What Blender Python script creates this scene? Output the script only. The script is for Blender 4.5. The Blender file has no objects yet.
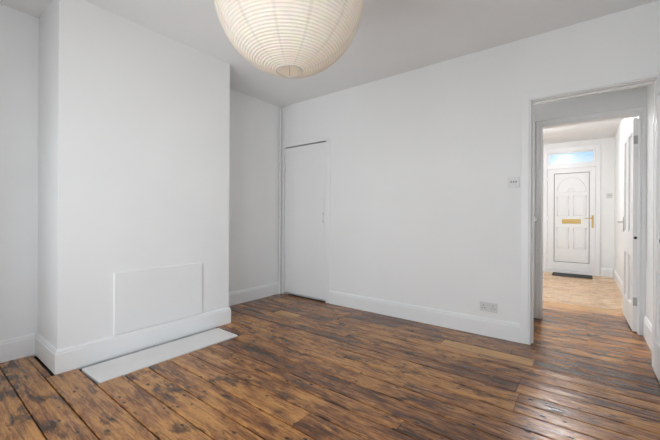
import bpy, bmesh, math, random
from mathutils import Vector, Matrix, Euler

random.seed(7)
scene = bpy.context.scene
COL = scene.collection

# ------------------------------------------------------------------ camera, sky, lights, exposure
cam_d = bpy.data.cameras.new('camera')
cam_d.sensor_width = 36.0
cam_d.lens = 328.99 / 660.0 * 36.0
cam_d.shift_y = -2.8 / 660.0
cam_d.clip_start = 0.02
cam = bpy.data.objects.new('camera', cam_d)
COL.objects.link(cam)
cam.matrix_world = (Matrix.Translation((3.4604, -3.3395, 1.1)) @ Matrix.Rotation(0.6545, 4, 'Z')
                    @ Matrix.Rotation(math.radians(90), 4, 'X') @ Matrix.Rotation(0.0047, 4, 'Z'))
scene.camera = cam

world = bpy.data.worlds.new('sky')
scene.world = world
world.use_nodes = True
wn, wl = world.node_tree.nodes, world.node_tree.links
wn.clear()
w_out = wn.new('ShaderNodeOutputWorld')
w_bg = wn.new('ShaderNodeBackground')
w_tc = wn.new('ShaderNodeTexCoord')
w_sep = wn.new('ShaderNodeSeparateXYZ')
w_ramp = wn.new('ShaderNodeValToRGB')
w_ramp.color_ramp.elements[0].position = 0.0
w_ramp.color_ramp.elements[0].color = (0.82, 0.89, 0.96, 1)
w_ramp.color_ramp.elements[1].position = 0.6
w_ramp.color_ramp.elements[1].color = (0.16, 0.40, 0.88, 1)
e = w_ramp.color_ramp.elements.new(0.15)
e.color = (0.50, 0.74, 0.99, 1)
w_nz = wn.new('ShaderNodeTexNoise')
w_nz.inputs['Scale'].default_value = 7.0
w_nz.inputs['Detail'].default_value = 5.0
w_map = wn.new('ShaderNodeMapping')
w_map.inputs['Scale'].default_value = (1, 1, 3.0)
w_map.inputs['Location'].default_value = (0.3, 0.1, 0.30)
w_mr = wn.new('ShaderNodeMapRange')
w_mr.inputs['From Min'].default_value, w_mr.inputs['From Max'].default_value = 0.42, 0.66
w_mix = wn.new('ShaderNodeMix')
w_mix.data_type = 'RGBA'
w_mix.inputs[7].default_value = (0.94, 0.96, 0.98, 1)
wl.new(w_tc.outputs['Generated'], w_map.inputs[0])
wl.new(w_map.outputs[0], w_nz.inputs['Vector'])
wl.new(w_nz.outputs['Fac'], w_mr.inputs['Value'])
wl.new(w_mr.outputs[0], w_mix.inputs['Factor'])
wl.new(w_ramp.outputs[0], w_mix.inputs[6])
wl.new(w_tc.outputs['Generated'], w_sep.inputs[0])
wl.new(w_sep.outputs['Z'], w_ramp.inputs[0])
wl.new(w_mix.outputs[2], w_bg.inputs[0])
w_bg.inputs[1].default_value = 1.05
wl.new(w_bg.outputs[0], w_out.inputs[0])


def area(name, loc, rot, sx, sy, power, color):
    d = bpy.data.lights.new(name, 'AREA')
    d.shape = 'RECTANGLE'
    d.size, d.size_y, d.energy, d.color = sx, sy, power, color
    o = bpy.data.objects.new(name, d)
    o.location, o.rotation_euler = loc, rot
    COL.objects.link(o)
    return o


R90 = math.radians(90)
# daylight falling through the windows (glazed garden doors behind the camera, front room window), plus added fill lights (side window, stair shaft)
area('rear_window_daylight', (2.15, -4.03, 1.17), (R90, 0, 0), 2.4, 2.1, 60, (0.94, 0.98, 1.0))
area('side_fill_light', (4.07, -3.00, 1.27), (R90, 0, R90), 1.6, 2.0, 18, (0.94, 0.98, 1.0))  # fill behind the added side window, evens out the left walls
area('lobby_fill_light', (1.35, 0.515, 3.88), (0, 0, 0), 1.4, 0.7, 75, (0.97, 0.985, 1.0))  # unseen fill at the top of the closed shaft, brightens the lobby
area('front_window_daylight', (1.25, 4.93, 1.575), (-R90, 0, 0), 1.6, 1.65, 30, (0.95, 0.98, 1.0))

scene.view_settings.view_transform = 'Standard'
scene.view_settings.look = 'None'
scene.view_settings.gamma = 1.0
scene.view_settings.use_curve_mapping = False
scene.view_settings.exposure = 0.0


# ------------------------------------------------------------------ materials
def new_mat(name):
    m = bpy.data.materials.new(name)
    m.use_nodes = True
    n, l = m.node_tree.nodes, m.node_tree.links
    return m, n, l, n['Principled BSDF']


def plain(name, color, rough=0.5, metal=0.0, bump=0.0, bscale=60.0, vary=0.0, spec=0.5):
    m, n, l, b = new_mat(name)
    b.inputs['Base Color'].default_value = (*color, 1)
    b.inputs['Roughness'].default_value = rough
    b.inputs['Metallic'].default_value = metal
    b.inputs['Specular IOR Level'].default_value = spec
    geo = n.new('ShaderNodeNewGeometry')
    if vary:
        nz = n.new('ShaderNodeTexNoise')
        nz.inputs['Scale'].default_value = 2.3
        nz.inputs['Detail'].default_value = 5
        mr = n.new('ShaderNodeMapRange')
        mr.inputs['From Min'].default_value, mr.inputs['From Max'].default_value = 0.3, 0.7
        mr.inputs['To Min'].default_value, mr.inputs['To Max'].default_value = 1 - vary, 1.0
        mx = n.new('ShaderNodeVectorMath')
        mx.operation = 'SCALE'
        mx.inputs[0].default_value = color
        l.new(geo.outputs['Position'], nz.inputs['Vector'])
        l.new(nz.outputs['Fac'], mr.inputs['Value'])
        l.new(mr.outputs[0], mx.inputs['Scale'])
        l.new(mx.outputs[0], b.inputs['Base Color'])
    if bump:
        nb = n.new('ShaderNodeTexNoise')
        nb.inputs['Scale'].default_value = bscale
        nb.inputs['Detail'].default_value = 4
        bp = n.new('ShaderNodeBump')
        bp.inputs['Strength'].default_value = bump
        bp.inputs['Distance'].default_value = 0.004
        l.new(geo.outputs['Position'], nb.inputs['Vector'])
        l.new(nb.outputs['Fac'], bp.inputs['Height'])
        l.new(bp.outputs[0], b.inputs['Normal'])
    return m


def wood_floor(name, light, mid, dark, stain_lo, stain_hi, rough=0.3, patch_at=0.54):
    """old stripped and varnished pine boards: grain along X, per-board tone, dark stains, nail heads"""
    m, n, l, b = new_mat(name)
    geo = n.new('ShaderNodeNewGeometry')
    oi = n.new('ShaderNodeObjectInfo')

    def math_(op, a, c=None, clamp=False):
        x = n.new('ShaderNodeMath')
        x.operation = op
        x.use_clamp = clamp
        for i, v in enumerate((a, c)):
            if v is None:
                continue
            if isinstance(v, (int, float)):
                x.inputs[i].default_value = v
            else:
                l.new(v, x.inputs[i])
        return x.outputs[0]

    off = n.new('ShaderNodeVectorMath')
    off.operation = 'SCALE'
    off.inputs[0].default_value = (37.0, 0.0, 19.0)
    l.new(oi.outputs['Random'], off.inputs['Scale'])
    pos = n.new('ShaderNodeVectorMath')
    pos.operation = 'ADD'
    l.new(geo.outputs['Position'], pos.inputs[0])
    l.new(off.outputs[0], pos.inputs[1])

    def noise(scale, detail, src, distort=0.0, rgh=0.55):
        mp = n.new('ShaderNodeMapping')
        mp.inputs['Scale'].default_value = scale
        l.new(src, mp.inputs['Vector'])
        t = n.new('ShaderNodeTexNoise')
        t.inputs['Scale'].default_value = 1.0
        t.inputs['Detail'].default_value = detail
        t.inputs['Roughness'].default_value = rgh
        t.inputs['Distortion'].default_value = distort
        l.new(mp.outputs[0], t.inputs['Vector'])
        return t.outputs['Fac']

    def remap(v, a, c, lo=0.0, hi=1.0):
        r = n.new('ShaderNodeMapRange')
        r.interpolation_type = 'SMOOTHSTEP'
        r.inputs['From Min'].default_value, r.inputs['From Max'].default_value = a, c
        r.inputs['To Min'].default_value, r.inputs['To Max'].default_value = lo, hi
        l.new(v, r.inputs['Value'])
        return r.outputs[0]

    def mix(f, a, c):
        x = n.new('ShaderNodeMix')
        x.data_type = 'RGBA'
        l.new(f, x.inputs['Factor'])
        for i, v in ((6, a), (7, c)):
            if isinstance(v, tuple):
                x.inputs[i].default_value = (*v, 1)
            else:
                l.new(v, x.inputs[i])
        return x.outputs[2]

    P = pos.outputs[0]
    W = geo.outputs['Position']
    grain = noise((5.0, 44.0, 10.0), 7, P, 1.0, 0.72)
    fine = noise((16.0, 260.0, 40.0), 3, P, 0.0, 0.6)
    tone = noise((1.8, 8.0, 3.0), 4, P, 0.3, 0.62)
    stain = noise((4.6, 16.0, 3.0), 6, P, 0.5, 0.66)
    broad = noise((0.9, 0.8, 1.0), 2, W)
    bt = math_('MULTIPLY', math_('SUBTRACT', oi.outputs['Random'], 0.5), 0.16)
    t = math_('MULTIPLY', tone, 0.42)
    t = math_('ADD', t, math_('MULTIPLY', stain, 0.52))
    t = math_('ADD', t, math_('MULTIPLY', grain, 0.78))
    t = math_('ADD', t, math_('MULTIPLY', broad, 0.30))
    t = math_('ADD', t, bt)
    ramp = n.new('ShaderNodeValToRGB')
    ce = ramp.color_ramp.elements
    ce[0].position, ce[0].color = 0.0, (*light, 1)
    ce[1].position, ce[1].color = 1.0, (*dark, 1)
    q = ce.new(0.42)
    q.color = (*mid, 1)
    q = ce.new(0.68)
    q.color = (*[0.55 * d_ + 0.45 * m_ for d_, m_ in zip(dark, mid)], 1)
    l.new(remap(t, stain_lo, stain_hi), ramp.inputs[0])
    c3 = mix(math_('MULTIPLY', remap(fine, 0.52, 0.72), 0.45), ramp.outputs[0], dark)
    patch = noise((3.6, 7.5, 2.0), 5, P, 0.25, 0.62)
    pv = math_('ADD', patch, math_('MULTIPLY', math_('SUBTRACT', grain, 0.5), 0.30))
    c3 = mix(math_('MULTIPLY', remap(pv, patch_at, patch_at + 0.15), 0.82), c3, dark)
    streak = noise((2.2, 120.0, 12.0), 5, P, 1.2, 0.6)
    c3 = mix(math_('MULTIPLY', remap(streak, 0.56, 0.68), 0.60), c3, dark)
    # nail heads, knots and gouges
    vm = n.new('ShaderNodeMapping')
    vm.inputs['Scale'].default_value = (8.0, 15.0, 1.0)
    l.new(P, vm.inputs['Vector'])
    vo = n.new('ShaderNodeTexVoronoi')
    vo.inputs['Scale'].default_value = 1.0
    l.new(vm.outputs[0], vo.inputs['Vector'])
    spots = remap(vo.outputs['Distance'], 0.09, 0.16, 1.0, 0.0)
    c4 = mix(math_('MULTIPLY', spots, 0.85), c3, (0.012, 0.009, 0.007))
    l.new(c4, b.inputs['Base Color'])
    rr = math_('ADD', math_('MULTIPLY', stain, 0.20), rough - 0.10)
    l.new(rr, b.inputs['Roughness'])
    b.inputs['Specular IOR Level'].default_value = 0.5
    hgt = math_('ADD', math_('MULTIPLY', grain, 0.9), math_('MULTIPLY', noise((2.5, 26.0, 4.0), 2, P), 2.6))
    hgt = math_('SUBTRACT', hgt, math_('MULTIPLY', spots, 0.6))
    bp = n.new('ShaderNodeBump')
    bp.inputs['Strength'].default_value = 0.5
    bp.inputs['Distance'].default_value = 0.003
    l.new(hgt, bp.inputs['Height'])
    l.new(bp.outputs[0], b.inputs['Normal'])
    return m


M = {}
M['wall'] = plain('white_wall_paint', (0.885, 0.888, 0.882), 0.62, bump=0.10, bscale=26, vary=0.025, spec=0.3)
M['ceiling'] = plain('white_ceiling_paint', (0.90, 0.90, 0.898), 0.8, bump=0.08, bscale=20, vary=0.02, spec=0.2)
M['trim'] = plain('white_gloss_trim', (0.885, 0.888, 0.885), 0.36, bump=0.12, bscale=35, vary=0.02)
M['door'] = plain('white_door_paint', (0.88, 0.88, 0.875), 0.42, bump=0.10, bscale=35, vary=0.02)
M['upvc'] = plain('white_plastic_door', (0.84, 0.845, 0.85), 0.3, bump=0.02)
M['toggle'] = plain('grey_switch_toggle', (0.28, 0.28, 0.27), 0.35, bump=0.01)
M['plastic'] = plain('white_plastic_fitting', (0.70, 0.70, 0.69), 0.3, bump=0.01)
M['hole'] = plain('dark_slot', (0.015, 0.015, 0.015), 0.7, bump=0.01)
M['gasket'] = plain('grey_gasket', (0.22, 0.22, 0.22), 0.6, bump=0.02)
M['brass'] = plain('polished_brass', (0.62, 0.45, 0.19), 0.34, 1.0, bump=0.02)
M['chrome'] = plain('satin_chrome', (0.62, 0.62, 0.62), 0.3, 1.0, bump=0.02)
M['iron'] = plain('black_iron', (0.02, 0.02, 0.02), 0.4, 0.6, bump=0.05)
M['steel'] = plain('dull_painted_steel', (0.45, 0.45, 0.44), 0.45, 0.5, bump=0.05)
M['mat'] = plain('charcoal_bristle', (0.035, 0.035, 0.037), 0.95, bump=1.0, bscale=400, vary=0.3)
M['subfloor'] = plain('dark_underfloor', (0.025, 0.017, 0.012), 0.9, bump=0.3)
M['hearth'] = plain('white_painted_hearth', (0.81, 0.79, 0.765), 0.5, bump=0.25, bscale=18, vary=0.06)
M['tread'] = plain('brown_stair_tread', (0.12, 0.07, 0.04), 0.45, bump=0.15, vary=0.3)
M['floor'] = wood_floor('old_varnished_boards', (0.57, 0.265, 0.075), (0.245, 0.093, 0.031), (0.028, 0.013, 0.008), 0.785, 1.37, 0.19, 0.515)
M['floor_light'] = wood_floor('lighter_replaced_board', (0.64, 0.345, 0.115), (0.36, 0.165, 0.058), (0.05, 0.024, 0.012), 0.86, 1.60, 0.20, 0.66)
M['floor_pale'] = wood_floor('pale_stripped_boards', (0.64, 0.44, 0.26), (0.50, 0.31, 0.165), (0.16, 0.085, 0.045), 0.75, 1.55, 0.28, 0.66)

mg, gn, gl, gb = new_mat('window_glass')
gn.remove(gb)
g_out = gn['Material Output']
g_t = gn.new('ShaderNodeBsdfTransparent')
g_g = gn.new('ShaderNodeBsdfGlossy')
g_g.inputs['Roughness'].default_value = 0.22
g_f = gn.new('ShaderNodeFresnel')
g_f.inputs['IOR'].default_value = 1.30
g_m = gn.new('ShaderNodeMixShader')
gl.new(g_f.outputs[0], g_m.inputs[0])
gl.new(g_t.outputs[0], g_m.inputs[1])
gl.new(g_g.outputs[0], g_m.inputs[2])
gl.new(g_m.outputs[0], g_out.inputs[0])
M['glass'] = mg

# lantern paper: diffuse + translucent, doubled paper along the gore seams
mp_, pn, pl, pb = new_mat('ivory_rice_paper')
pn.remove(pb)
p_out = pn['Material Output']
p_tc = pn.new('ShaderNodeTexCoord')
p_sep = pn.new('ShaderNodeSeparateXYZ')
pl.new(p_tc.outputs['Object'], p_sep.inputs[0])
p_at = pn.new('ShaderNodeMath'); p_at.operation = 'ARCTAN2'
pl.new(p_sep.outputs['Y'], p_at.inputs[0]); pl.new(p_sep.outputs['X'], p_at.inputs[1])
p_mul = pn.new('ShaderNodeMath'); p_mul.operation = 'MULTIPLY'; p_mul.inputs[1].default_value = 12 / (2 * math.pi)
pl.new(p_at.outputs[0], p_mul.inputs[0])
p_fr = pn.new('ShaderNodeMath'); p_fr.operation = 'FRACT'
pl.new(p_mul.outputs[0], p_fr.inputs[0])
p_lt = pn.new('ShaderNodeMath'); p_lt.operation = 'LESS_THAN'; p_lt.inputs[1].default_value = 0.11
pl.new(p_fr.outputs[0], p_lt.inputs[0])
p_nz = pn.new('ShaderNodeTexNoise'); p_nz.inputs['Scale'].default_value = 22; p_nz.inputs['Detail'].default_value = 6
pl.new(p_tc.outputs['Object'], p_nz.inputs['Vector'])
p_c = pn.new('ShaderNodeMix'); p_c.data_type = 'RGBA'
p_c.inputs[6].default_value = (0.86, 0.795, 0.715, 1); p_c.inputs[7].default_value = (0.77, 0.715, 0.645, 1)
pl.new(p_lt.outputs[0], p_c.inputs['Factor'])
p_len = pn.new('ShaderNodeVectorMath'); p_len.operation = 'NORMALIZE'
pl.new(p_tc.outputs['Object'], p_len.inputs[0])
p_sz = pn.new('ShaderNodeSeparateXYZ'); pl.new(p_len.outputs[0], p_sz.inputs[0])
p_ac = pn.new('ShaderNodeMath'); p_ac.operation = 'ARCCOSINE'; pl.new(p_sz.outputs['Z'], p_ac.inputs[0])
p_of = pn.new('ShaderNodeMath'); p_of.operation = 'SUBTRACT'; p_of.inputs[1].default_value = math.asin(0.066 / 0.370)
pl.new(p_ac.outputs[0], p_of.inputs[0])
p_rm = pn.new('ShaderNodeMath'); p_rm.operation = 'MULTIPLY'; p_rm.inputs[1].default_value = 72 / (math.pi - 2 * math.asin(0.066 / 0.370))
pl.new(p_of.outputs[0], p_rm.inputs[0])
p_rf = pn.new('ShaderNodeMath'); p_rf.operation = 'PINGPONG'; p_rf.inputs[1].default_value = 0.5
pl.new(p_rm.outputs[0], p_rf.inputs[0])
p_rl = pn.new('ShaderNodeMath'); p_rl.operation = 'LESS_THAN'; p_rl.inputs[1].default_value = 0.16
pl.new(p_rf.outputs[0], p_rl.inputs[0])
p_rk = pn.new('ShaderNodeMath'); p_rk.operation = 'MULTIPLY'; p_rk.inputs[1].default_value = 0.42
pl.new(p_rl.outputs[0], p_rk.inputs[0])
p_cr = pn.new('ShaderNodeMix'); p_cr.data_type = 'RGBA'      # bamboo ribs showing through the paper
p_cr.inputs[7].default_value = (0.60, 0.53, 0.44, 1)
pl.new(p_rk.outputs[0], p_cr.inputs['Factor']); pl.new(p_c.outputs[2], p_cr.inputs[6])
p_c2 = pn.new('ShaderNodeMix'); p_c2.data_type = 'RGBA'; p_c2.blend_type = 'MULTIPLY'
p_c2.inputs['Factor'].default_value = 0.18
pl.new(p_cr.outputs[2], p_c2.inputs[6]); pl.new(p_nz.outputs['Color'], p_c2.inputs[7])
p_d = pn.new('ShaderNodeBsdfDiffuse'); p_t = pn.new('ShaderNodeBsdfTranslucent')
pl.new(p_c2.outputs[2], p_d.inputs[0]); pl.new(p_c2.outputs[2], p_t.inputs[0])
p_m = pn.new('ShaderNodeMixShader'); p_m.inputs[0].default_value = 0.33
pl.new(p_d.outputs[0], p_m.inputs[1]); pl.new(p_t.outputs[0], p_m.inputs[2])
pl.new(p_m.outputs[0], p_out.inputs[0])
M['paper'] = mp_

mb, bn, bl, bb = new_mat('warm_bulb')
bb.inputs['Base Color'].default_value = (0.9, 0.88, 0.84, 1)
bb.inputs['Emission Color'].default_value = (1.0, 0.86, 0.68, 1)
bb.inputs['Emission Strength'].default_value = 1.0
M['bulb'] = mb
mb2, bn, bl, bb = new_mat('fill_globe_glow')
bb.inputs['Base Color'].default_value = (0.9, 0.9, 0.88, 1)
bb.inputs['Emission Color'].default_value = (0.93, 0.97, 1.0, 1)
bb.inputs['Emission Strength'].default_value = 34.0
M['globe'] = mb2  # glow of the fill globe added in the front room
mb3, bn, bl, bb = new_mat('glare_light_glow')
bb.inputs['Base Color'].default_value = (0.9, 0.9, 0.88, 1)
bb.inputs['Emission Color'].default_value = (0.95, 0.975, 1.0, 1)
bb.inputs['Emission Strength'].default_value = 140.0
M['glare_glow'] = mb3  # glow of the hidden light added for the floor glare


# ------------------------------------------------------------------ mesh helpers
def add_box(bm, x0, x1, y0, y1, z0, z1, bev=0.0):
    r = bmesh.ops.create_cube(bm, size=1.0)
    vs = r['verts']
    for v in vs:
        v.co = Vector(((x0 + x1) / 2 + v.co.x * (x1 - x0), (y0 + y1) / 2 + v.co.y * (y1 - y0), (z0 + z1) / 2 + v.co.z * (z1 - z0)))
    if bev:
        es = list({e for v in vs for e in v.link_edges})
        bmesh.ops.bevel(bm, geom=es, offset=bev, segments=2, affect='EDGES', profile=0.5)


def add_tube(bm, pts, r, seg=12):
    """round bar along a polyline"""
    pts = [Vector(p) for p in pts]
    rings = []
    for i, p in enumerate(pts):
        if i == 0:
            d = pts[1] - p
        elif i == len(pts) - 1:
            d = p - pts[i - 1]
        else:
            d = (pts[i + 1] - p).normalized() + (p - pts[i - 1]).normalized()
        d.normalize()
        up = Vector((0, 0, 1)) if abs(d.z) < 0.95 else Vector((1, 0, 0))
        a = d.cross(up).normalized()
        c = d.cross(a).normalized()
        rr = r[i] if isinstance(r, (list, tuple)) else r
        rings.append([bm.verts.new(p + (a * math.cos(t) + c * math.sin(t)) * rr) for t in [2 * math.pi * k / seg for k in range(seg)]])
    for A, B in zip(rings, rings[1:]):
        for k in range(seg):
            bm.faces.new((A[k], A[(k + 1) % seg], B[(k + 1) % seg], B[k]))
    bm.faces.new(list(reversed(rings[0])))
    bm.faces.new(rings[-1])


def add_lathe(bm, prof, seg=24, centre=(0, 0, 0), axis='Z'):
    """prof: list of (radius, height)"""
    c = Vector(centre)
    rings = []
    for r, h in prof:
        ring = []
        for k in range(seg):
            t = 2 * math.pi * k / seg
            u, v = r * math.cos(t), r * math.sin(t)
            p = {'Z': (u, v, h), 'X': (h, u, v), 'Y': (u, h, v)}[axis]
            ring.append(bm.verts.new(c + Vector(p)))
        rings.append(ring)
    for A, B in zip(rings, rings[1:]):
        for k in range(seg):
            bm.faces.new((A[k], A[(k + 1) % seg], B[(k + 1) % seg], B[k]))
    if prof[0][0] > 1e-5:
        bm.faces.new(list(reversed(rings[0])))
    if prof[-1][0] > 1e-5:
        bm.faces.new(rings[-1])


def add_sweep(bm, path, prof, flip=False):
    """mitred moulding: path of (x, y) points along a wall, profile of (distance from the wall, height).
    The moulding stands on the left of the walking direction (right when flip)."""
    pts = [Vector((p[0], p[1])) for p in path]
    s = -1 if flip else 1
    rings = []
    for i, p in enumerate(pts):
        ns = []
        for a, c in ((i - 1, i), (i, i + 1)):
            if a >= 0 and c < len(pts):
                d = (pts[c] - pts[a]).normalized()
                ns.append(Vector((-d.y, d.x)) * s)
        if len(ns) == 2:
            nn = (ns[0] + ns[1]).normalized()
            nn = nn / max(0.2, nn.dot(ns[0]))
        else:
            nn = ns[0]
        rings.append([bm.verts.new((p.x + nn.x * d, p.y + nn.y * d, h)) for d, h in prof])
    m = len(prof)
    for A, B in zip(rings, rings[1:]):
        for k in range(m):
            bm.faces.new((A[k], A[(k + 1) % m], B[(k + 1) % m], B[k]))
    bm.faces.new(list(reversed(rings[0])))
    bm.faces.new(rings[-1])


def obj(name, bm, mat, parent=None, smooth=False, angle=None):
    bmesh.ops.recalc_face_normals(bm, faces=bm.faces)
    me = bpy.data.meshes.new(name)
    bm.to_mesh(me)
    bm.free()
    me.materials.append(M[mat])
    if smooth:
        me.polygons.foreach_set('use_smooth', [True] * len(me.polygons))
        if angle:
            me.set_sharp_from_angle(angle=math.radians(angle))
    o = bpy.data.objects.new(name, me)
    COL.objects.link(o)
    if parent is not None:
        o.parent = parent
    return o


def boxes(name, mat, parent, *bs, bev=0.0):
    bm = bmesh.new()
    for b in bs:
        add_box(bm, *b, bev=bev)
    return obj(name, bm, mat, parent)


def tag(o, label, cat, group=None, kind=None):
    o['label'] = label
    o['category'] = cat
    if group:
        o['group'] = group
    if kind:
        o['kind'] = kind
    return o


def struct(o, label, cat):
    return tag(o, label, cat, kind='structure')


def empty(name):
    o = bpy.data.objects.new(name, None)
    o.empty_display_size = 0.1
    COL.objects.link(o)
    return o


# ------------------------------------------------------------------ room dimensions (metres)
HC = 2.683            # ceiling
HF = 2.62             # front room ceiling
B, BA, BC = 0.5525, -1.270, -2.672   # chimney breast: projection, right edge, left edge
XR = 3.935            # right wall
YR = -3.90            # rear wall
YW = 0.93             # second wall (lobby side)
YF = 4.75             # front wall
D0, D1 = 3.108, 3.888  # doorway 1 clear opening
DH = 2.115
E0, E1, EH = 3.112, 3.882, 2.095   # doorway 2
CU0, CU1, CUH = 0.072, 0.836, 2.090  # cupboard opening
T = 0.10

# ------------------------------------------------------------------ floor: dark underfloor + boards
bm = bmesh.new()
add_box(bm, -0.1, XR + 0.1, YR - 0.1, YF + 0.15, -0.12, -0.024)
floor = struct(obj('floor', bm, 'subfloor'), 'old varnished brown floorboards running through the room and doorway', 'floor')


def plank(x0, x1, y0, y1, mat='floor', dz=0.0):
    g = 0.0020 + random.random() * 0.0016
    a, c = y0 + g, y1 - g
    w = c - a
    h = [dz + random.uniform(-0.0006, 0.0006) for _ in range(2)]
    cr = random.uniform(-0.0006, 0.0014)
    prof = [(a, -0.022), (a, h[0] - 0.003), (a + 0.004, h[0]), (a + w * 0.5, (h[0] + h[1]) / 2 + cr), (c - 0.004, h[1]), (c, h[1] - 0.003), (c, -0.022)]
    bm = bmesh.new()
    xs = (x0 + 0.0012, x1 - 0.0012)
    A = [bm.verts.new((xs[0], y, z)) for y, z in prof]
    Bv = [bm.verts.new((xs[1], y, z)) for y, z in prof]
    k = len(prof)
    for i in range(k):
        bm.faces.new((A[i], A[(i + 1) % k], Bv[(i + 1) % k], Bv[i]))
    bm.faces.new(A)
    bm.faces.new(list(reversed(Bv)))
    o = obj('plank', bm, mat, floor)
    for p in o.data.polygons:
        p.use_smooth = False
    return o


rows = [-3.90, -3.70, -3.54, -3.38, -3.22, -3.06, -2.90, -2.74, -2.558, -2.395, -2.24, -2.085, -1.93, -1.78, -1.67,
        -1.51, -1.36, -1.215, -1.09, -0.97, -0.84, -0.72, -0.60, -0.475, -0.335, -0.175, -0.02]
joints = {(-0.475, -0.335): [1.35, 2.48, 3.17], (-0.60, -0.475): [1.35], (-0.72, -0.60): [0.64, 0.965, 1.35], (-0.84, -0.72): [1.725, 3.13],
          (-0.97, -0.84): [3.13], (-0.335, -0.175): [1.35, 3.0], (-1.09, -0.97): [3.15], (-1.215, -1.09): [3.15]}
for y0, y1 in zip(rows, rows[1:]):
    js = joints.get((y0, y1))
    if js is None:
        js = [random.choice([0.9, 1.35, 1.8, 2.25, 2.7])] if random.random() < 0.45 else []
    xa = 0.0
    ym = (y0 + y1) / 2
    if -2.60 < ym < -1.36:
        xa = 0.945
    elif -2.70 < ym < -2.5:
        xa = 0.575
    elif BC < ym < BA:
        xa = B + 0.006
    cuts = [xa] + [j for j in js if j > xa + 0.2] + [XR]
    for x0, x1 in zip(cuts, cuts[1:]):
        plank(x0, x1, y0, y1, 'floor_light' if (y0, x0) in ((-0.475, 2.48), (-0.72, 0.64)) else 'floor')
# narrow fillets beside the hearth and the side of the chimney breast
plank(B + 0.012, 0.945, -1.425, -1.362)
plank(0.02, B, -2.74, -2.700, dz=-0.006)
# cupboard and lobby boards
plank(CU1, 2.2, -0.02, 0.13)
plank(0.0, CU1, -0.02, 0.004)
plank(2.2, XR, -0.02, 0.13)
lob = [0.13, 0.28, 0.44, 0.59, 0.73, 0.865, 1.0]
for i, (y0, y1) in enumerate(zip(lob, lob[1:])):
    cuts = [2.3, 3.5, XR] if i % 2 else [2.3, XR]
    for x0, x1 in zip(cuts, cuts[1:]):
        plank(x0, x1, y0, y1)
y = 1.0
k = 0
while y < YF - 0.02:
    y1 = min(YF, y + random.uniform(0.135, 0.165))
    js = [[1.9], [1.2, 3.3], [2.5], [0.8, 3.55], [1.6, 3.05]][k % 5]
    cuts = [0.0] + js + [XR]
    for x0, x1 in zip(cuts, cuts[1:]):
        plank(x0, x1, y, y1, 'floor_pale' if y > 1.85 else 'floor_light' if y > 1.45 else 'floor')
    y = y1
    k += 1

# ------------------------------------------------------------------ walls and ceilings
def wall(name, label, mat, *bs, cat='wall'):
    return struct(boxes(name, mat, None, *bs), label, cat)


ZB = -0.02
wall('wall_left', 'white alcove wall left of and behind the chimney breast', 'wall', (-T, 0, YR - T, 0.0, ZB, HC))
wall('wall_chimney', 'white projecting chimney breast above the closed fireplace', 'wall', (0.0, B, BC, BA, ZB, HC))
wall('wall_back', 'long white wall holding the cupboard door and the open doorway', 'wall',
     (-T, CU0 - 0.001, 0, T, ZB, HC), (CU0 - 0.001, CU1 + 0.001, 0, T, CUH + 0.002, HC),
     (CU1 + 0.001, D0 - 0.02, 0, T, ZB, HC), (D0 - 0.02, D1 + 0.02, 0, T, DH + 0.02, HC), (D1 + 0.02, XR, 0, T, ZB, HC),
     (CU0 - 0.05, CU1 + 0.05, T, T + 0.03, ZB, CUH + 0.1))
wall('wall_right', 'white side wall running past the lobby into the front room', 'wall',
     (XR, XR + T, YR - T, -3.80, ZB, HC), (XR, XR + T, -2.20, YF + 0.15, ZB, HC), (XR, XR + T, -3.80, -2.20, ZB, 0.27), (XR, XR + T, -3.80, -2.20, 2.27, HC))
WX0, WX1, WZ0, WZ1 = 0.95, 3.35, 0.12, 2.22
SY0, SY1, SZ0, SZ1 = -3.80, -2.20, 0.27, 2.27
wall('wall_rear', 'white wall with the garden window', 'wall',
     (-T, WX0, YR - T, YR, ZB, HC), (WX1, XR, YR - T, YR, ZB, HC), (WX0, WX1, YR - T, YR, ZB, WZ0), (WX0, WX1, YR - T, YR, WZ1, HC))
wall('wall_lobby', 'white inner wall holding the second doorway beyond the lobby', 'wall',
     (-T, E0 - 0.02, YW, YW + T, ZB, HC), (E0 - 0.02, E1 + 0.02, YW, YW + T, EH + 0.02, HC), (E1 + 0.02, XR, YW, YW + T, ZB, HC))
wall('wall_lobby_left', 'white wall closing the stair foot', 'wall', (-T, 0.0, T, YW, ZB, HC))
FX0, FX1 = 0.45, 2.05
FD0, FD1, FDH = 2.80, 3.735, 2.515
wall('wall_front', 'white wall around the front door', 'wall',
     (-T, FX0, YF, YF + 0.15, ZB, HC), (FX0, FX1, YF, YF + 0.15, ZB, 0.75), (FX0, FX1, YF, YF + 0.15, 2.4, HC),
     (FX1, FD0, YF, YF + 0.15, ZB, HC), (FD0, FD1, YF, YF + 0.15, FDH, HC), (FD1, XR, YF, YF + 0.15, ZB, HC))
wall('wall_light_shaft', 'unseen white shaft added above the stairs to carry the lobby fill light', 'wall', (0.5, 0.6, T, YW, HC + 0.1, 4.0), (2.1, 2.2, T, YW, HC + 0.1, 4.0),
     (0.5, 2.2, 0.0, T, HC + 0.1, 4.0), (0.5, 2.2, YW, YW + T, HC, 4.0), (0.5, 2.2, 0.0, YW + T, 4.0, 4.1))  # roofed shaft added only to hold the lobby fill
wall('wall_front_left', 'white left wall of the front room', 'wall', (-T, 0.0, YW + T, YF, ZB, HC))
wall('ceiling', 'plain white ceiling with the paper lantern', 'ceiling', (-T, XR + T, YR - T, T, HC, HC + 0.1), (-T, 0.6, T, YW + T, HC, HC + 0.1), (2.1, XR + T, T, YW + T, HC, HC + 0.1), cat='ceiling')
wall('ceiling_front', 'bright white ceiling beyond the second doorway', 'ceiling', (0.0, XR, YW + T, YF, HF, HF + 0.15), cat='ceiling')


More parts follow.
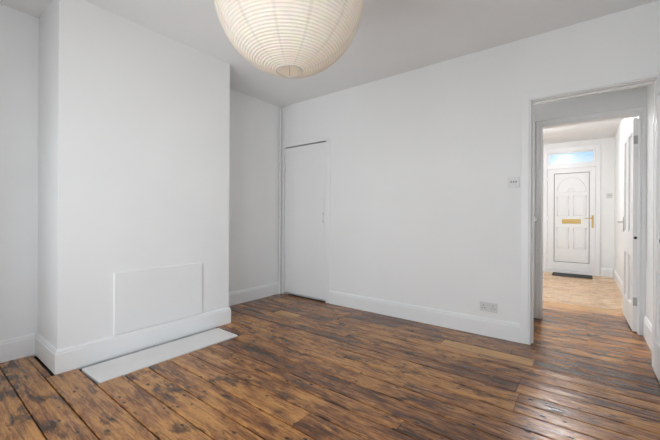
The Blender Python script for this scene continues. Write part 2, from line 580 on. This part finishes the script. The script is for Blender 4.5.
def window(name, u0, u1, z0, z1, v0, v1, label, axis='X', mull=1):
    """framed window lying along X (or Y), with a mullion grid and panes"""
    w = struct(empty(name), label, 'window')
    f = 0.05

    def bx(nm, mat, *rs):
        boxes(nm, mat, w, *[(a, c, v0 + d, v1 - d, e, g) if axis == 'X' else (v0 + d, v1 - d, a, c, e, g) for a, c, d, e, g in rs])
    bx('frame', 'upvc', (u0, u0 + f, 0, z0, z1), (u1 - f, u1, 0, z0, z1), (u0 + f, u1 - f, 0, z0, z0 + f), (u0 + f, u1 - f, 0, z1 - f, z1))
    us = [u0 + f + (u1 - u0 - 2 * f) * k / (mull + 1) for k in range(mull + 2)]
    for k in us[1:-1]:
        bx('mullion', 'upvc', (k - 0.025, k + 0.025, 0, z0 + f, z1 - f))
    for i, (a, c) in enumerate(zip(us, us[1:])):
        bx('pane', 'glass', (a + (0.025 if i else 0), c - (0.025 if i < mull else 0), (v1 - v0) / 2 - 0.002, z0 + f, z1 - f))
    return w


window('window_1', WX0, WX1, WZ0, WZ1, YR - 0.09, YR - 0.03, 'wide white framed glazing behind the viewpoint', mull=2)
window('window_2', FX0, FX1, 0.75, 2.40, YF + 0.05, YF + 0.11, 'white framed front room window beside the front door')
window('window_fill', SY0, SY1, SZ0, SZ1, XR + 0.03, XR + 0.09, 'unseen white framed window added right of the viewpoint to even out the light', axis='Y')  # window added for more even light from the right

# ------------------------------------------------------------------ skirting boards
SK = [(0, 0.0), (0.018, 0.0), (0.018, 0.134), (0.0135, 0.139), (0.0135, 0.150), (0.006, 0.163), (0.0, 0.165)]


def skirt(name, path, flip, label, prof=SK):
    bm = bmesh.new()
    add_sweep(bm, path, prof, flip)
    return struct(obj(name, bm, 'trim'), label, 'skirting board')


skirt('baseboard_chimney', [(0, BC), (B, BC), (B, BA), (0, BA)], True, 'tall white skirting wrapped around the chimney breast')
skirt('baseboard_left', [(0, BA + 0.0185), (0, -0.005)], True, 'white skirting in the alcove between chimney breast and pipe')
skirt('baseboard_left_rear', [(0, YR), (0, BC - 0.0185)], True, 'white skirting left of the chimney breast')
skirt('baseboard_back', [(0.906, 0), (3.034, 0)], True, 'long white skirting below the double socket')
skirt('baseboard_rear', [(0.02, YR), (XR - 0.02, YR)], False, 'white skirting under the rear window')
skirt('baseboard_right', [(XR, YR), (XR, -0.001)], False, 'white skirting behind the open room door')
skirt('baseboard_lobby', [(XR, 0.125), (XR, YW - 0.024)], False, 'short white skirting on the right of the lobby', [(d, h * 1.18) for d, h in SK])
skirt('baseboard_hall', [(XR, YW + T + 0.02), (XR, YF - 0.001)], False, 'white skirting along the right of the front room')
skirt('baseboard_front', [(FD1 + 0.002, YF), (XR - 0.0185, YF)], True, 'short white skirting right of the front door')


# ------------------------------------------------------------------ door casings
def casing(name, x0, x1, zh, yface, side, depth, w, label, stop=True, bold=False):
    """lining of an opening in a wall plus architrave on one face (side=-1: faces -Y)"""
    t = struct(empty(name), label, 'door frame')
    ya, yb = (yface, yface + depth)
    for nm, b in (('lining', (x0 - 0.02, x0, ya, yb, 0, zh + 0.02)), ('lining', (x1, x1 + 0.02, ya, yb, 0, zh + 0.02)), ('lining', (x0, x1, ya, yb, zh, zh + 0.02))):
        boxes(nm, 'trim', t, b)
    f1 = yface
    zt = zh + 0.004
    # stepped moulding: (inner offset, outer offset, projection)
    steps = ((0.0, 0.012, 0.024), (0.012, 0.018, 0.012), (0.018, w - 0.026, 0.018), (w - 0.026, w - 0.020, 0.013), (w - 0.020, w, 0.026)) if bold else (
        (0.0, 0.010, 0.024), (0.010, 0.014, 0.014), (0.014, w, 0.0185))
    for sgn, x_in in ((-1, x0 - 0.004), (1, x1 + 0.004)):
        bm = bmesh.new()
        for a_, c_, p_ in steps:
            q = sorted((x_in + sgn * a_, x_in + sgn * c_))
            q[1] = min(q[1], XR - 0.001)
            if q[1] > q[0] + 0.001:
                add_box(bm, q[0], q[1], f1 - p_, f1, 0, zt + c_, bev=0.002)
        obj('architrave_upright', bm, 'trim', t)
    bm = bmesh.new()
    for a_, c_, p_ in steps:
        add_box(bm, x0 - 0.004 - a_, min(x1 + 0.004 + a_, XR - 0.001), f1 - p_, f1, zt + a_, zt + c_, bev=0.002)
    obj('architrave_head', bm, 'trim', t)
    if stop:
        ys = yface + depth * 0.42
        bm = bmesh.new()
        add_box(bm, x0, x0 + 0.012, ys, ys + 0.035, 0, zh)
        add_box(bm, x1 - 0.012, x1, ys, ys + 0.035, 0, zh)
        add_box(bm, x0 + 0.012, x1 - 0.012, ys, ys + 0.035, zh - 0.012, zh)
        obj('door_stop', bm, 'trim', t)
    return t


casing('trim_1', D0, D1, DH, 0.0, -1, T, 0.074, 'white moulded frame around the near open doorway')
casing('trim_2', E0, E1, EH, YW, -1, T, 0.082, 'white moulded frame of the second doorway beyond the lobby', stop=False, bold=True)


# ------------------------------------------------------------------ panelled doors (leaf in local x: 0..w from the hinge, y: 0..t, z up)
def panel_door(name, w, h, t, hinge, rz, label, z0=0.012):
    d = struct(empty(name), label, 'door')
    d.location = (hinge[0], hinge[1], 0)
    d.rotation_euler = (0, 0, rz)
    st, mu = 0.105, 0.085
    r_b, r_l, r_t = 0.23, 0.22, 0.115
    zl = 0.74
    z1 = z0 + h
    xm0, xm1 = w / 2 - mu / 2, w / 2 + mu / 2
    boxes('stile', 'door', d, (0, st, 0, t, z0, z1))
    boxes('stile', 'door', d, (w - st, w, 0, t, z0, z1))
    boxes('bottom_rail', 'door', d, (st, w - st, 0, t, z0, z0 + r_b))
    boxes('lock_rail', 'door', d, (st, w - st, 0, t, zl, zl + r_l))
    boxes('top_rail', 'door', d, (st, w - st, 0, t, z1 - r_t, z1))
    for a, c in ((z0 + r_b, zl), (zl + r_l, z1 - r_t)):
        boxes('muntin', 'door', d, (xm0, xm1, 0, t, a, c))
        for xa, xb in ((st, xm0), (xm1, w - st)):
            p = boxes('panel', 'door', d, (xa, xb, t * 0.36, t * 0.64, a, c))
            bm = bmesh.new()
            m = 0.016
            for f0, f1 in ((t * 0.12, t * 0.36), (t * 0.64, t * 0.88)):
                add_box(bm, xa, xa + m, f0, f1, a, c)
                add_box(bm, xb - m, xb, f0, f1, a, c)
                add_box(bm, xa + m, xb - m, f0, f1, a, a + m)
                add_box(bm, xa + m, xb - m, f0, f1, c - m, c)
            obj('moulding', bm, 'door', p)
    return d


# second doorway: leaf swung into the front room, hinged on the right
d2 = panel_door('door_2', 0.765, 2.055, 0.036, (3.884, YW + T - 0.062), math.radians(91.2), 'open white four panel door swung into the front room')
for z in (1.86, 0.30):
    bm = bmesh.new()
    add_box(bm, -0.0025, 0.0, 0.004, 0.034, z - 0.04, z + 0.04)
    add_tube(bm, [(-0.004, -0.003, z - 0.04), (-0.004, -0.003, z + 0.04)], 0.005, 10)
    obj('hinge', bm, 'steel', d2)
bm = bmesh.new()
add_lathe(bm, [(0.013, -0.004), (0.013, 0.0)], 16, (0, 0.018, 0.915), 'X')
obj('bolt_hole', bm, 'hole', d2)
bm = bmesh.new()
add_box(bm, 0.685, 0.725, 0.036, 0.043, 0.95, 1.12, bev=0.003)
hp = obj('handle_plate', bm, 'chrome', d2)
bm = bmesh.new()
add_tube(bm, [(0.705, 0.04, 1.06), (0.705, 0.082, 1.06), (0.697, 0.088, 1.06), (0.60, 0.088, 1.058)], [0.009, 0.009, 0.009, 0.007], 10)
obj('lever', bm, 'chrome', hp, True, 40)

# near doorway: leaf swung back into the room along the right wall
d1 = panel_door('door_1', 0.765, 2.07, 0.036, (3.872, -0.030), math.radians(-90.0), 'open white room door at the right edge with a black knob')
d1.location = (3.870, -0.032, 0)
bm = bmesh.new()
add_lathe(bm, [(0.022, 0.0), (0.022, -0.005), (0.008, -0.008), (0.008, -0.030), (0.018, -0.037), (0.023, -0.050), (0.018, -0.060), (0.0, -0.064)], 20, (0.690, 0.0, 0.975), 'Y')
obj('knob', bm, 'iron', d1, True, 40)

# ------------------------------------------------------------------ cupboard door beside the corner
cd = struct(empty('door_3'), 'flush white cupboard door in the corner beside the pipe', 'door')
boxes('leaf', 'door', cd, (CU0 + 0.004, CU1 - 0.007, 0.006, 0.030, 0.030, CUH - 0.013), bev=0.002)
boxes('face_panel', 'door', cd, (CU0 + 0.030, CU1 - 0.026, 0.0015, 0.0065, 0.062, CUH - 0.040), bev=0.0015)
for z in (0.27, 1.82):
    bm = bmesh.new()
    add_tube(bm, [(CU0 + 0.001, -0.004, z - 0.04), (CU0 + 0.001, -0.004, z + 0.04)], 0.006, 10)
    add_box(bm, CU0 + 0.003, CU0 + 0.026, -0.001, 0.0058, z - 0.038, z + 0.038)
    obj('hinge', bm, 'door', cd)
bm = bmesh.new()
add_box(bm, 0.786, 0.802, -0.004, 0.002, 0.99, 1.18, bev=0.002)
lp = obj('pull_handle', bm, 'door', cd)
bm = bmesh.new()
add_tube(bm, [(0.794, -0.003, 1.03), (0.794, -0.014, 1.04), (0.794, -0.014, 1.15), (0.794, -0.003, 1.16)], 0.0035, 8)
obj('bow', bm, 'steel', lp, True, 40)
tr = struct(empty('trim_3'), 'narrow flat white frame around the cupboard door', 'door frame')
for x0, x1, z0, z1 in ((0.034, CU0, 0, CUH + 0.05), (CU1, 0.905, 0, CUH + 0.05), (CU0, CU1, CUH, CUH + 0.05)):
    boxes('frame_board', 'trim', tr, (x0, x1, -0.008, -0.0005, z0, z1), bev=0.002)

# ------------------------------------------------------------------ heating pipe in the corner
pp = empty('corner_pipe')
tag(pp, 'thin white painted pipe rising floor to ceiling in the corner', 'pipe')
bm = bmesh.new()
add_tube(bm, [(0.022, -0.036, 0.0), (0.022, -0.036, HC - 0.002)], 0.0125, 14)
obj('tube', bm, 'trim', pp, True, 40)
for z in (0.20, 1.09, 2.05):
    bm = bmesh.new()
    add_lathe(bm, [(0.016, z - 0.012), (0.0165, z - 0.010), (0.0165, z + 0.010), (0.016, z + 0.012)], 14, (0.022, -0.036, 0))
    add_box(bm, 0.001, 0.012, -0.044, -0.028, z - 0.010, z + 0.010)
    obj('clip', bm, 'trim', pp)

# ------------------------------------------------------------------ closed fireplace
bm = bmesh.new()
add_box(bm, B - 0.001, B + 0.012, -2.325, -1.577, 0.170, 0.656, bev=0.0025)
tag(obj('fireplace_cover', bm, 'wall'), 'white rectangular board closing the fireplace opening', 'board')
bm = bmesh.new()
vs = [(0.610, -2.548), (0.937, -2.535), (0.932, -1.437), (0.612, -1.431)]
lo = [bm.verts.new((x, y_, -0.0235)) for x, y_ in vs]
hi = [bm.verts.new((x, y_, 0.004)) for x, y_ in vs]
bm.faces.new(lo); bm.faces.new(hi)
for i in range(4):
    bm.faces.new((lo[i], lo[(i + 1) % 4], hi[(i + 1) % 4], hi[i]))
bmesh.ops.bevel(bm, geom=[e for e in bm.edges if all(v.co.z > 0 for v in e.verts)], offset=0.003, segments=2, affect='EDGES')
tag(obj('hearth_slab', bm, 'hearth'), 'flat white painted hearth slab set into the floorboards', 'hearth')

# ------------------------------------------------------------------ paper lantern
LC = Vector((2.286, -2.150, 2.200))
LR, LH = 0.370, 0.066
lan = empty('paper_lantern')
lan.location = LC
tag(lan, 'large round ivory paper lantern hanging from the ceiling', 'lantern')
th0 = math.asin(LH / LR)
NR, SUB = 72, 4
prof = []
for i in range(NR * SUB + 1):
    th = th0 + (math.pi - 2 * th0) * i / (NR * SUB)
    ph = (i % SUB) / SUB
    r = LR - 0.0036 * math.sin(math.pi * ph)
    prof.append((r * math.sin(th), -r * math.cos(th)))
bm = bmesh.new()
seg = 120
rings = []
for r, h in prof:
    ring = []
    for k in range(seg):
        t = 2 * math.pi * k / seg
        wob = 1 + 0.003 * math.sin(3 * t + h * 9)
        ring.append(bm.verts.new((r * wob * math.cos(t), r * wob * math.sin(t), h)))
    rings.append(ring)
for A, Bq in zip(rings, rings[1:]):
    for k in range(seg):
        bm.faces.new((A[k], A[(k + 1) % seg], Bq[(k + 1) % seg], Bq[k]))
obj('paper_shade', bm, 'paper', lan, True)
hz = math.sqrt(LR * LR - LH * LH)
for nm, z in (('bottom_ring', -hz), ('top_ring', hz)):
    bm = bmesh.new()
    ring = [(LH * math.cos(t), LH * math.sin(t), z) for t in [2 * math.pi * k / 40 for k in range(41)]]
    add_tube(bm, ring, 0.0022, 8)
    obj(nm, bm, 'steel', lan, True)
bm = bmesh.new()
ca = 0.6545 + 0.125
cx, sx = math.cos(ca), math.sin(ca)
add_tube(bm, [(-LH * -sx, -LH * cx, -hz), (0.0, 0.0, -hz + 0.004), (LH * -sx, LH * cx, -hz)], 0.0016, 8)
add_tube(bm, [(-LH * -sx, -LH * cx, -hz), (-0.12 * -sx, -0.12 * cx, 0), (-LH * -sx, -LH * cx, hz)], 0.0016, 8)
add_tube(bm, [(LH * -sx, LH * cx, -hz), (0.12 * -sx, 0.12 * cx, 0), (LH * -sx, LH * cx, hz)], 0.0016, 8)
add_tube(bm, [(-LH * -sx, -LH * cx, hz), (LH * -sx, LH * cx, hz)], 0.0016, 8)
obj('wire_frame', bm, 'steel', lan, True)
bm = bmesh.new()
add_tube(bm, [(0, 0, 0.14), (0, 0, HC - LC.z - 0.03)], 0.0035, 10)
obj('cord', bm, 'plastic', lan, True)
bm = bmesh.new()
add_lathe(bm, [(0.045, HC - LC.z - 0.001), (0.045, HC - LC.z - 0.012), (0.025, HC - LC.z - 0.030), (0.008, HC - LC.z - 0.036)], 24)
obj('ceiling_rose', bm, 'plastic', lan, True, 40)
bm = bmesh.new()
add_lathe(bm, [(0.019, 0.075), (0.019, 0.125), (0.008, 0.145)], 20)
obj('lamp_holder', bm, 'plastic', lan, True, 40)
bm = bmesh.new()
add_lathe(bm, [(0.0, -0.033), (0.012, -0.031), (0.024, -0.022), (0.030, -0.004), (0.029, 0.012), (0.020, 0.040), (0.014, 0.055), (0.013, 0.075)], 20)
obj('bulb', bm, 'bulb', lan, True)
ld = bpy.data.lights.new('lantern_glow', 'POINT')
ld.energy, ld.color, ld.shadow_soft_size = 1.25, (1.0, 0.94, 0.85), 0.04
lo_ = bpy.data.objects.new('lantern_glow', ld)
lo_.parent = lan
lo_.location = (0, 0, -0.08)
COL.objects.link(lo_)

# ------------------------------------------------------------------ unseen light added in the front room to throw glare on the doorway floor
pen = empty('glare_fill_light')
pen.location = (3.08, 2.75, HF)
tag(pen, 'unseen flat round fill light added close under the front room ceiling', 'fill light')
bm = bmesh.new()
add_lathe(bm, [(0.05, -0.001), (0.05, -0.012), (0.012, -0.016), (0.012, -0.04)], 24)
obj('base', bm, 'plastic', pen, True, 40)
bm = bmesh.new()
add_lathe(bm, [(0.0, -0.038)] + [(0.14 * math.sin(t), -0.080 + 0.042 * math.cos(t)) for t in [math.pi * k / 14 for k in range(1, 14)]] + [(0.0, -0.122)], 32)
obj('diffuser', bm, 'glare_glow', pen, True)

# ------------------------------------------------------------------ unseen glowing globe added further left to brighten the front room
pen = empty('fill_globe')
pen.location = (1.7, 2.9, 2.05)
tag(pen, 'unseen white globe added as fill light in the front room', 'pendant lamp')
bm = bmesh.new()
add_lathe(bm, [(0.12 * math.sin(math.pi * k / 16), -0.12 * math.cos(math.pi * k / 16)) for k in range(1, 16)], 24)
obj('globe', bm, 'globe', pen, True)
bm = bmesh.new()
add_tube(bm, [(0, 0, 0.11), (0, 0, HF - 2.05 - 0.002)], 0.004, 10)
obj('cord', bm, 'plastic', pen, True)

# ------------------------------------------------------------------ socket and switches
so = empty('double_socket')
tag(so, 'white double power socket low on the wall near the doorway', 'socket')
SX, SZ = 2.768, 0.270
boxes('plate', 'plastic', so, (SX - 0.074, SX + 0.074, -0.011, -0.0005, SZ - 0.043, SZ + 0.043), bev=0.003)
for s in (-1, 1):
    cx_ = SX + s * 0.036
    boxes('rocker', 'plastic', so, (SX + s * 0.012 - 0.006, SX + s * 0.012 + 0.006, -0.015, -0.010, SZ + 0.012, SZ + 0.032), bev=0.001)
    for dx, dz, w_, h_ in ((0.004 * s, 0.013, 0.0045, 0.0095), (0.004 * s - 0.011, -0.010, 0.0085, 0.005), (0.004 * s + 0.011, -0.010, 0.0085, 0.005)):
        boxes('pin_hole', 'hole', so, (cx_ + dx - w_ / 2, cx_ + dx + w_ / 2, -0.0116, -0.0105, SZ + dz - h_ / 2, SZ + dz + h_ / 2))
    bm = bmesh.new()
    add_lathe(bm, [(0.003, -0.0118), (0.003, -0.0105)], 10, (SX + s * 0.060, 0, SZ), 'Y')
    obj('screw', bm, 'chrome', so)


def switch(name, x, z, yw, label, n=3):
    s = empty(name)
    tag(s, label, 'light switch')
    boxes('plate', 'plastic', s, (x - 0.043, x + 0.043, yw - 0.010, yw - 0.0005, z - 0.043, z + 0.043), bev=0.003)
    for k in range(n):
        xc = x + (k - (n - 1) / 2) * 0.021
        boxes('toggle', 'toggle', s, (xc - 0.0045, xc + 0.0045, yw - 0.0175, yw - 0.009, z - 0.004, z + 0.012), bev=0.0015)
    for sg in (-1, 1):
        bm = bmesh.new()
        add_lathe(bm, [(0.003, -0.0108), (0.003, -0.0095)], 10, (x + sg * 0.036, yw, z), 'Y')
        obj('screw', bm, 'chrome', s)
    return s


switch('light_switch', 2.972, 1.420, 0.0, 'white three gang light switch beside the near doorway')
switch('light_switch', 3.862, 1.53, YF, 'small white light switch on the wall right of the front door', 2)

# ------------------------------------------------------------------ staircase foot and handrail in the lobby
stair = empty('staircase')
tag(stair, 'dark narrow staircase rising left behind the near doorway', 'staircase')
for i in range(10):
    x1 = 3.02 - i * 0.21
    z1 = 0.205 * (i + 1)
    st_ = boxes('step', 'trim', stair, (x1 - 0.21, x1, T + 0.035, YW - 0.035, 0.0 if i == 0 else z1 - 0.205, z1 - 0.025))
    boxes('tread', 'tread', st_, (x1 - 0.21, x1 + 0.018, T + 0.035, YW - 0.035, z1 - 0.025, z1))
bm = bmesh.new()
q = [(3.026, 0.0), (3.026, 0.30), (0.92, 2.36), (0.92, 1.90), (2.80, 0.0)]
A = [bm.verts.new((x, YW - 0.034, z)) for x, z in q]
Bq = [bm.verts.new((x, YW - 0.004, z)) for x, z in q]
for i in range(5):
    bm.faces.new((A[i], A[(i + 1) % 5], Bq[(i + 1) % 5], Bq[i]))
bm.faces.new(A); bm.faces.new(list(reversed(Bq)))
obj('wall_string', bm, 'trim', stair)
hr = empty('handrail')
tag(hr, 'short end of a wooden handrail seen inside the near doorway', 'handrail')
bm = bmesh.new()
add_tube(bm, [(3.062, YW - 0.062, 1.075), (3.035, YW - 0.062, 1.12), (1.2, YW - 0.062, 2.45)], 0.021, 14)
obj('rail', bm, 'trim', hr, True, 40)
bm = bmesh.new()
add_tube(bm, [(2.99, YW - 0.062, 1.14), (2.99, YW - 0.055, 1.075), (2.99, YW - 0.003, 1.06)], 0.008, 10)
obj('bracket', bm, 'iron', hr, True, 40)

# ------------------------------------------------------------------ front door with fanlight
fd = struct(empty('door_4'), 'white panelled front door with brass letterbox and fanlight', 'door')
y0, y1 = YF - 0.028, YF + 0.045
boxes('frame', 'upvc', fd, (2.806, 2.885, y0, y1, 0.0, 2.512), (3.660, 3.732, y0, y1, 0.0, 2.512),
      (2.885, 3.660, y0, y1, 2.425, 2.512), (2.885, 3.660, y0, y1, 2.095, 2.165), (2.885, 3.660, y0 - 0.02, y1, 0.0, 0.055), bev=0.004)
fl = boxes('fanlight', 'upvc', fd, (2.886, 2.925, y0 + 0.012, y1 - 0.012, 2.166, 2.424), (3.622, 3.659, y0 + 0.012, y1 - 0.012, 2.166, 2.424),
           (2.925, 3.622, y0 + 0.012, y1 - 0.012, 2.166, 2.195), (2.925, 3.622, y0 + 0.012, y1 - 0.012, 2.398, 2.424), bev=0.003)
boxes('pane', 'glass', fl, (2.925, 3.622, YF + 0.010, YF + 0.014, 2.195, 2.398))
ly0, ly1 = YF - 0.040, YF + 0.030
px0, px1, pz0, pz1 = 3.000, 3.570, 0.225, 2.000
leaf = boxes('leaf', 'upvc', fd, (2.892, px0, ly0, ly1, 0.062, 2.090), (px1, 3.655, ly0, ly1, 0.062, 2.090),
             (px0, px1, ly0, ly1, 0.062, pz0), (px0, px1, ly0, ly1, pz1, 2.090), bev=0.004)
g = 0.012
boxes('gasket', 'gasket', leaf, (px0, px0 + g, ly0 + 0.004, ly0 + 0.03, pz0, pz1), (px1 - g, px1, ly0 + 0.004, ly0 + 0.03, pz0, pz1),
      (px0 + g, px1 - g, ly0 + 0.004, ly0 + 0.03, pz0, pz0 + g), (px0 + g, px1 - g, ly0 + 0.004, ly0 + 0.03, pz1 - g, pz1))
inf = boxes('infill_panel', 'upvc', fd, (px0 + g, px1 - g, ly0 + 0.010, ly0 + 0.034, pz0 + g, pz1 - g))
yf = ly0 + 0.010


def ridge(name, pts, closed=True):
    bm = bmesh.new()
    if closed:
        pts = pts + [pts[0], pts[1]]
    add_tube(bm, [(x, yf, z) for x, z in pts], 0.006, 8)
    obj(name, bm, 'upvc', inf, True, 50)


for xa, xb in ((3.055, 3.245), (3.325, 3.515)):
    for za, zb in ((1.150, 1.545), (0.50, 0.915)):
        ridge('raised_moulding', [(xa, za), (xb, za), (xb, zb), (xa, zb)])
        boxes('raised_panel', 'upvc', inf, (xa + 0.03, xb - 0.03, yf - 0.008, yf, za + 0.03, zb - 0.03), bev=0.004)
xc = (px0 + px1) / 2
arc = [(xc + 0.23 * math.cos(t), 1.62 + 0.29 * math.sin(t)) for t in [math.pi * k / 16 for k in range(17)]]
ridge('arch_moulding', arc)
arc2 = [(xc + 0.055 * math.cos(t), 1.625 + 0.06 * math.sin(t)) for t in [math.pi * k / 12 for k in range(13)]]
ridge('arch_centre', arc2)
bm = bmesh.new()
add_box(bm, 3.135, 3.435, ly0 + 0.001, yf, 0.995, 1.085, bev=0.003)
lb = obj('letterbox', bm, 'brass', fd)
boxes('flap', 'brass', lb, (3.165, 3.405, ly0 - 0.007, ly0 + 0.001, 1.015, 1.065), bev=0.003)
bm = bmesh.new()
add_box(bm, 3.600, 3.632, ly0 - 0.009, ly0, 0.92, 1.16, bev=0.004)
hp = obj('handle_plate', bm, 'brass', fd)
bm = bmesh.new()
add_tube(bm, [(3.616, ly0 - 0.005, 1.10), (3.616, ly0 - 0.05, 1.10), (3.605, ly0 - 0.056, 1.10), (3.495, ly0 - 0.056, 1.097)], [0.010, 0.010, 0.010, 0.008], 10)
obj('lever', bm, 'brass', hp, True, 40)
for z in (0.32, 1.10, 1.90):
    bm = bmesh.new()
    add_box(bm, 2.862, 2.905, ly0 - 0.014, ly0 + 0.002, z - 0.05, z + 0.05, bev=0.005)
    obj('hinge', bm, 'upvc', fd)

bm = bmesh.new()
add_box(bm, 2.995, 3.612, 4.275, 4.665, 0.002, 0.016, bev=0.004)
tag(obj('door_mat', bm, 'mat'), 'dark charcoal door mat lying before the front door', 'mat')
